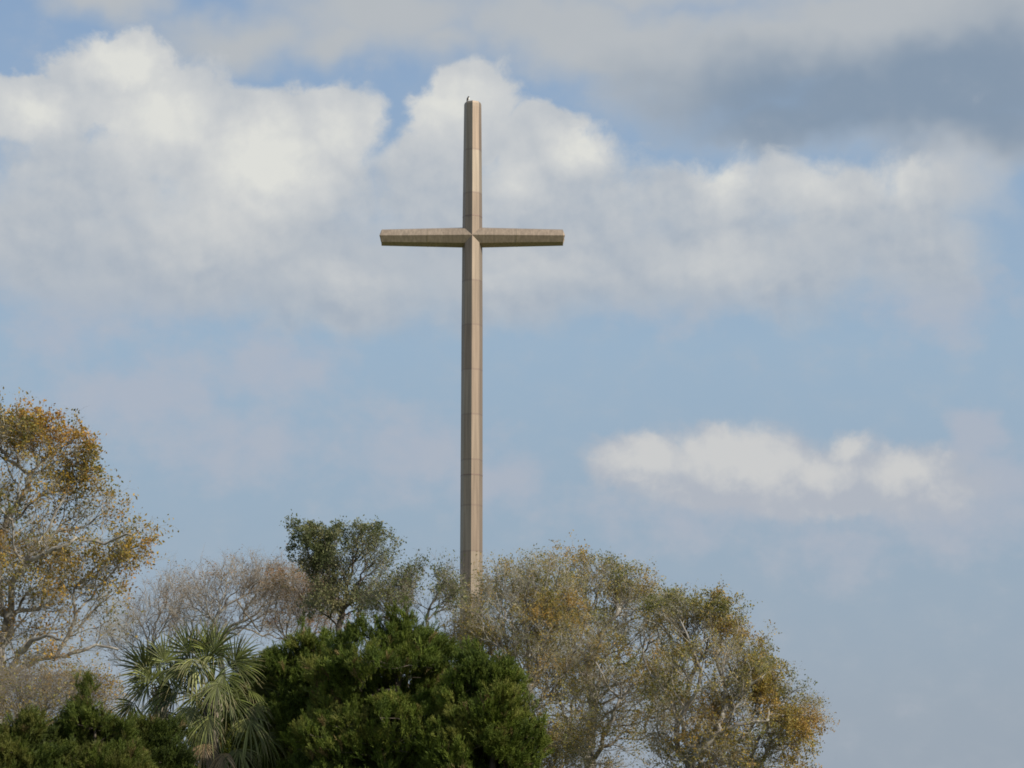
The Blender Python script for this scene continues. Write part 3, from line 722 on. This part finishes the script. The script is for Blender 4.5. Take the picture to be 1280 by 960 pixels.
def cedar(label, seed, Y, base_px, lobes_, n=1500, size=.42, palscale=1.0, zmin=.5, spires=()):
    rs = np.random.RandomState(seed)
    pts = lobe_points(rs, Y, lobes_, n, rough=1.0, shell=1.9, gap=.17, gs=.95, zmin=zmin)
    x0 = float(W(base_px, 900, Y)[0]); base = np.array((x0, Y, 0.0)); zt = pts[:, 2].max()-.7
    m = 12
    trunk = np.array([base+np.array((math.sin(t*5+seed)*.08, math.cos(t*4+seed)*.08, t*zt)) for t in np.linspace(0, 1, m)])
    P, par = mst_tree_full(rs, trunk, pts, .25)
    P = smooth_skel(P, par, m, 1)
    r = radii(P, par, .007, rmax=.16)
    V, F = tubes(P, par, r, rs, minr=0)
    root = empty('cedar_tree', tuple(base)); tag(root, label, 'cedar', 'dense green cedars in front')
    link('trunk', np_mesh('trunk', V-base, F), M_bark_dark, root)
    sel = np.arange(m, len(P))
    c2 = np.array((x0, Y, 0)); out = P[sel]-c2; out[:, 2] = 0; out /= np.linalg.norm(out, axis=1)[:, None]+1e-9
    parts = []; tints = []
    off = rs.uniform(0, 99, 3)
    nn = np.array([mnoise.noise(Vector(P[i]*.9+off)) for i in sel])
    n3 = np.array([mnoise.noise(Vector(P[i]*2.3+off)) for i in sel])
    # upright leading shoots that break the outline
    SHP = []; SHS = []
    tops = sel[rs.choice(len(sel), max(40, n//16), replace=False)]
    for i in tops:
        hgt = rs.uniform(.2, .65)*(1.9 if rs.random() < .12 else 1.0); ln = rs.normal(0, .12, 2)+out[i-m][:2]*.18
        for q in range(6):
            t = q/6; SHP.append(P[i]+np.array((ln[0]*t, ln[1]*t, hgt*t))); SHS.append(size*(1.0-.55*t))
    for (px, py, hh) in spires:            # narrow leaders at the crown's top
        tp = W(px, py, Y+rs.uniform(-.5, .3))-np.array((0, 0, size*.55))
        nq = int(26*hh)+6
        for q in range(nq):
            t = q/nq; w = .05+.30*t*hh
            SHP.append(tp+np.array((rs.normal(0, w), rs.normal(0, w), -t*hh*1.15))); SHS.append(size*(.6+.45*t))
    SHP = np.array(SHP); SHS = np.array(SHS)
    SD = np.array((0, 0, 1.0))+rs.normal(0, .22, SHP.shape); SR = frames(rs, SD); st_ = rs.randint(0, len(PLUMES), len(SHP))
    for t in range(len(PLUMES)):
        q = np.where(st_ == t)[0]
        if not len(q): continue
        parts.append(instance(PLUMES[t], SR[q], SHS[q], SHP[q]))
        c = CED_PAL[1]*(1-.5)+CED_PAL[2]*.5
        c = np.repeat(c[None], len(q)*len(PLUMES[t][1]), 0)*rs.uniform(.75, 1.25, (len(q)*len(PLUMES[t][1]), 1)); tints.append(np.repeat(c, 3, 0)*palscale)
    for rep in range(3):
        D = out*.42+np.array((0, 0, 1.0))+rs.normal(0, .30, out.shape)
        Rm = frames(rs, D); S = size*rs.uniform(.7, 1.5, len(sel)); pos = P[sel]+rs.normal(0, .09, out.shape)
        tid = rs.randint(0, len(PLUMES), len(sel))
        for t in range(len(PLUMES)):
            q = np.where(tid == t)[0]
            if not len(q): continue
            parts.append(instance(PLUMES[t], Rm[q], S[q], pos[q]))
            x = np.clip(nn[q]*1.0+.5+rs.normal(0, .22, len(q)), 0, .999)*3; i0 = x.astype(int); f = (x-i0)[:, None]
            c = CED_PAL[i0]*(1-f)+CED_PAL[np.minimum(i0+1, 3)]*f
            rust = rs.random(len(q)) < .03+.06*(n3[q] > .3); c = np.where(rust[:, None], np.array((.17, .125, .045)), c)
            c = c*np.clip(1.06+.5*n3[q], .7, 1.35)[:, None]
            c = np.repeat(c, len(PLUMES[t][1]), 0)*rs.uniform(.75, 1.25, (len(q)*len(PLUMES[t][1]), 1))
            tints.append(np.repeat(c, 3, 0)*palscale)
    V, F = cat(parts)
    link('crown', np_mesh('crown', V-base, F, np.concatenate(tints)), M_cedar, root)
    return root
def mst_tree_full(rs, trunk, pts, bf):
    n = len(trunk)+len(pts); P = np.zeros((n, 3)); par = np.full(n, -1); path = np.zeros(n); P[:len(trunk)] = trunk
    for i in range(1, len(trunk)): par[i] = i-1; path[i] = path[i-1]+.1
    hd = np.linalg.norm((pts-trunk[0])[:, :2], axis=1); k = len(trunk)
    for idx in np.argsort(hd):
        p = pts[idx]; d = P[:k]-p; dist = np.sqrt((d*d).sum(1))+np.maximum(d[:, 2], 0)*1.2
        j = int(np.argmin(dist+bf*path[:k])); P[k] = p; par[k] = j; path[k] = path[j]+dist[j]; k += 1
    return P, par

cedar('tallest dark green cedar, peaking just left of the cross shaft', 51, 66, 500,
      [(502, 764, 8, 16), (500, 784, 16, 16), (480, 808, 24, 18), (526, 818, 26, 18), (455, 800, 9, 16), (500, 864, 82, 50), (440, 862, 52, 46), (562, 870, 44, 46), (500, 930, 108, 60), (480, 1000, 110, 70)], n=3700, size=.34,
      spires=[(503, 744, 1.3), (491, 755, 1.0), (516, 760, .9), (472, 766, .9), (537, 776, .9), (454, 764, .9), (562, 794, .8), (436, 776, .7), (546, 788, .6)])
cedar('narrow cedar with a small separate tip, between the palms and the tallest cedar', 52, 69, 388,
      [(379, 784, 6, 14), (385, 818, 20, 20), (352, 838, 22, 18), (400, 866, 56, 42), (368, 894, 46, 56), (400, 960, 80, 60), (428, 812, 9, 18)], n=2000, size=.34, spires=[(377, 769, .9), (399, 792, .7), (416, 786, .7), (352, 800, .7), (338, 812, .5)])
cedar('upright cedar on the right end of the dark green mass, against the oaks', 53, 64, 618,
      [(592, 832, 12, 16), (628, 850, 10, 18), (612, 892, 42, 42), (590, 876, 32, 36), (622, 945, 43, 56), (595, 982, 62, 60), (650, 905, 8, 24)], n=2000, size=.34, spires=[(590, 803, .8), (622, 811, .9), (644, 830, .8), (607, 816, .6), (658, 856, .6)])
cedar('pointed cedar at lower left with a thin leader, left of the palms', 54, 62, 115,
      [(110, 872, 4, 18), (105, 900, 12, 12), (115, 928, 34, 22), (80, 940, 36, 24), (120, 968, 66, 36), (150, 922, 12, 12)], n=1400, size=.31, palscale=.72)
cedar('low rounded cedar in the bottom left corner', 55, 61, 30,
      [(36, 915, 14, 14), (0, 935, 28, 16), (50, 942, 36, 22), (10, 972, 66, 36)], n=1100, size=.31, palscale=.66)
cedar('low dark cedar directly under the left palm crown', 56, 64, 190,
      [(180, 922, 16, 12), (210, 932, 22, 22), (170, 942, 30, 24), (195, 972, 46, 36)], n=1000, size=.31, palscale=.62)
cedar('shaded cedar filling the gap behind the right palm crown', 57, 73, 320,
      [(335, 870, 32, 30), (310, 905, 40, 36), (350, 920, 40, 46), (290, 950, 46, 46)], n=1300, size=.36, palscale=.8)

# ------------------------------------------------------------------ palms
def frond_mesh(rs, hub, base, axis, size, tint, droop=.35, spread=84, nseg=24, roll=0.0):
    """costapalmate leaf: stalk from the hub, then folded segments fanning round the stalk's end"""
    V = []; F = []; 
    def quad(a, b, c, d): F.append((a, b, c, d))
    # petiole (4-sided)
    steps = 8; pts = []
    for i in range(steps+1):
        t = i/steps; p = hub*(1-t)+base*t; p = p+np.array((0, 0, .16*math.sin(t*math.pi)*np.linalg.norm(base-hub))); pts.append(p)
    d0 = base-hub; d0 /= np.linalg.norm(d0)+1e-9
    u = np.cross(d0, (0, 0, 1.)); 
    if np.linalg.norm(u) < .1: u = np.array((1., 0, 0))
    u /= np.linalg.norm(u); v = np.cross(u, d0)
    for i, p in enumerate(pts):
        w = .030*(1-.5*i/steps)
        for a, b in ((1, 0), (0, .6), (-1, 0), (0, -.6)): V.append(p+u*w*a+v*w*b)
    for i in range(steps):
        for q in range(4): quad(i*4+q, i*4+(q+1) % 4, i*4+4+(q+1) % 4, i*4+4+q)
    npet = len(V)
    a = axis/np.linalg.norm(axis)
    s = np.cross(a, np.array((0, -1.0, .25))+rs.normal(0, .25, 3)); s /= np.linalg.norm(s)
    nrm = np.cross(s, a)
    roll = rs.uniform(-.75, .75)
    if roll: s, nrm = s*math.cos(roll)+nrm*math.sin(roll), nrm*math.cos(roll)-s*math.sin(roll)
    dth = R(spread)*2/nseg
    for k in range(nseg):
        th = -R(spread)+dth*(k+.5)+rs.normal(0, .055)
        L = size*(.72+.28*math.cos(th))*rs.uniform(.74, 1.08)
        dirv = a*math.cos(th)+s*math.sin(th); sd = -a*math.sin(th)+s*math.cos(th)
        b0 = base+a*.12*size*max(0, math.cos(th))
        sag = droop*rs.uniform(.6, 1.5); tw = rs.normal(0, .25)
        ns = 6; k0 = len(V); side2 = sd*math.cos(tw)+nrm*math.sin(tw)
        for i in range(ns+1):
            t = i/ns
            c = b0+dirv*L*t*(1-.12*sag*t*t)+nrm*.10*L*math.sin(t*1.6)*abs(math.sin(th))+np.array((0, 0, -1))*L*sag*t**2.6*.75
            wfull = L*t*dth*.55; w = min(wfull+.004, .021)*(1-max(0, t-.45)/.56)**.8
            sdv = sd*(1-t)+side2*t
            V.append(c-sdv*w+nrm*w*.45); V.append(c-nrm*w*.35); V.append(c+sdv*w+nrm*w*.45)
        for i in range(ns):
            q = k0+i*3; quad(q, q+1, q+4, q+3); quad(q+1, q+2, q+5, q+4)
    V = np.array(V); T = np.zeros((len(V), 3)); T[:npet] = (.15, .18, .05); 
    seg = (len(V)-npet)//nseg
    for k in range(nseg):
        c = np.array(tint)*rs.choice((.55, .8, 1.0, 1.3, 1.9), p=(.2, .25, .25, .2, .1))
        T[npet+k*seg:npet+(k+1)*seg] = c
        # dry tips
        if rs.random() < .5: T[npet+(k+1)*seg-6:npet+(k+1)*seg] = (.26, .22, .10)
    return V, np.array(F), T

PG = (.110, .125, .030); PL = (.175, .180, .055); PY = (.34, .28, .05); PB = (.30, .21, .11); PD = (.062, .075, .020)
def palm(label, seed, Y, hub_px, fr, extra, tr=.17, up=9):
    hub_px = (hub_px[0]-6, hub_px[1]-up); fr = [(a-6, b-up, c-6, d-up, *e) for a, b, c, d, *e in fr]
    rs = np.random.RandomState(seed)
    hub = W(hub_px[0], hub_px[1], Y); base = np.array((hub[0]+.15, Y, 0.0))
    root = empty('cabbage_palm', tuple(base)); tag(root, label, 'palm', 'fan palms among the cedars')
    # ringed trunk
    V = []; F = []; zs = np.linspace(0, hub[2]-.15, 60); n = 12
    for i, z in enumerate(zs):
        t = z/hub[2]; c = base*(1-t)+np.array((hub[0], Y, hub[2]))*t; r_ = tr*(1.15-.25*t)*(1+.05*(i % 2))
        for k in range(n): V.append((c[0]-base[0]+r_*math.cos(k*math.tau/n), c[1]-base[1]+r_*math.sin(k*math.tau/n), z))
    for i in range(59):
        for k in range(n): F.append((i*n+k, i*n+(k+1) % n, (i+1)*n+(k+1) % n, (i+1)*n+k))
    link('trunk', np_mesh('trunk', V, F), M_palmtrunk, root)
    # old leaf bases under the crown
    parts = []
    for i in range(46):
        az = i*2.4; h = hub[2]-.15-1.1*(i/46); d = np.array((math.cos(az), math.sin(az), 0))
        b0 = np.array((hub[0], Y, h))-base+d*tr*.8; e0 = b0+d*.20+np.array((0, 0, .30))
        w = np.array((-d[1], d[0], 0))*.045
        parts.append((np.array([b0-w, b0+w, e0+w*.5, e0-w*.5, b0-w-d*.03, b0+w-d*.03, e0+w*.5-d*.03, e0-w*.5-d*.03]), np.array([(0, 1, 2, 3), (7, 6, 5, 4), (0, 3, 7, 4), (1, 5, 6, 2), (3, 2, 6, 7), (0, 4, 5, 1)])))
    Vb, Fb = cat(parts); link('leaf_bases', np_mesh('leaf_bases', Vb, Fb), M_palmtrunk, root)
    for (bx, by, tx, ty, dd, size, tint, droop) in fr:
        b = W(bx, by, Y+dd); t = W(tx, ty, Y+dd*1.35); ax = t-b
        V, F, T = frond_mesh(rs, hub, b, ax, size, tint, droop)
        link('frond', np_mesh('frond', V-base, F, T), M_palm, root)
    for i in range(extra):
        az = rs.uniform(0, math.tau); el = rs.uniform(-.9, 1.25)
        d = np.array((math.cos(az)*math.cos(el), abs(math.sin(az))*math.cos(el)*.9+.1, math.sin(el)))
        b = hub+d*rs.uniform(.8, 1.15); ax = d+np.array((0, 0, -.25))
        V, F, T = frond_mesh(rs, hub, b, ax, rs.uniform(.75, 1.0), PD if el > -.3 else PG, .5)
        link('frond', np_mesh('frond', V-base, F, T), M_palm, root)
    # young spear leaves
M_palmtrunk = noise_mat('palm_trunk', (.10, .085, .06), (.26, .22, .16), 6, bump=.4)
palm('left fan palm, its fans spread toward the bare limbs at left', 61, 70, (207, 868), [
    (192, 850, 150, 812, -.5, 1.20, PL, .22), (190, 846, 168, 800, -.2, 1.15, PG, .18), (212, 838, 204, 798, .1, 1.0, PG, .12),
    (196, 856, 150, 860, -.6, 1.05, PL, .35), (213, 845, 222, 885, -.4, .95, PD, .3), (192, 866, 155, 888, .1, 1.0, PD, .3),
    (205, 880, 188, 910, -.7, .95, PG, .5), (222, 850, 240, 815, .2, .9, PG, .3), (205, 845, 185, 812, .5, 1.0, PD, .15),
    (198, 862, 176, 840, -.7, .85, PG, .4), (216, 858, 232, 842, -.3, .8, PD, .4)], 8)
palm('right fan palm with full crown and yellowing lower fans, nearer the cedars', 62, 68, (272, 868), [
    (243, 828, 226, 786, -.1, 1.10, PG, .15), (252, 826, 248, 782, .2, 1.1, PG, .10), (267, 824, 268, 776, 0, 1.1, PG, .10), (272, 826, 296, 786, -.2, 1.15, PG, .12),
    (277, 834, 262, 828, -.9, .85, PL, .7), (296, 838, 330, 800, -.3, 1.15, PG, .2), (300, 842, 338, 826, .2, 1.0, PG, .35), (241, 838, 226, 862, -.5, .95, PG, .6),
    (248, 832, 252, 870, -.8, .9, PL, .7), (279, 862, 270, 895, -.9, .85, PG, .5), (268, 903, 262, 938, -.9, 1.0, PL, .7), (318, 906, 320, 940, -.7, 1.1, PL, .7),
    (239, 891, 234, 920, -.6, .85, PL, .8), (322, 890, 334, 905, -.2, .7, PL, .7), (304, 944, 312, 975, -.8, .95, PL, .8), (226, 942, 220, 975, -.6, .9, PY, .8),
    (262, 938, 262, 975, -.7, .8, PB, .9), (285, 950, 285, 985, -.9, .8, PB, .9), (312, 868, 340, 880, .3, 1.0, PG, .6), (335, 925, 350, 955, 0, .9, PG, .8),
    (230, 872, 205, 890, .2, 1.0, PD, .6), (258, 905, 235, 930, -.3, 1.0, PG, .7),
    (284, 852, 300, 872, -.7, .85, PG, .5), (258, 850, 240, 858, -.3, .85, PD, .5), (262, 842, 272, 815, -.5, .9, PG, .3), (290, 880, 318, 895, -.6, .95, PG, .5), (256, 880, 228, 880, -.2, .95, PG, .5)], 13)
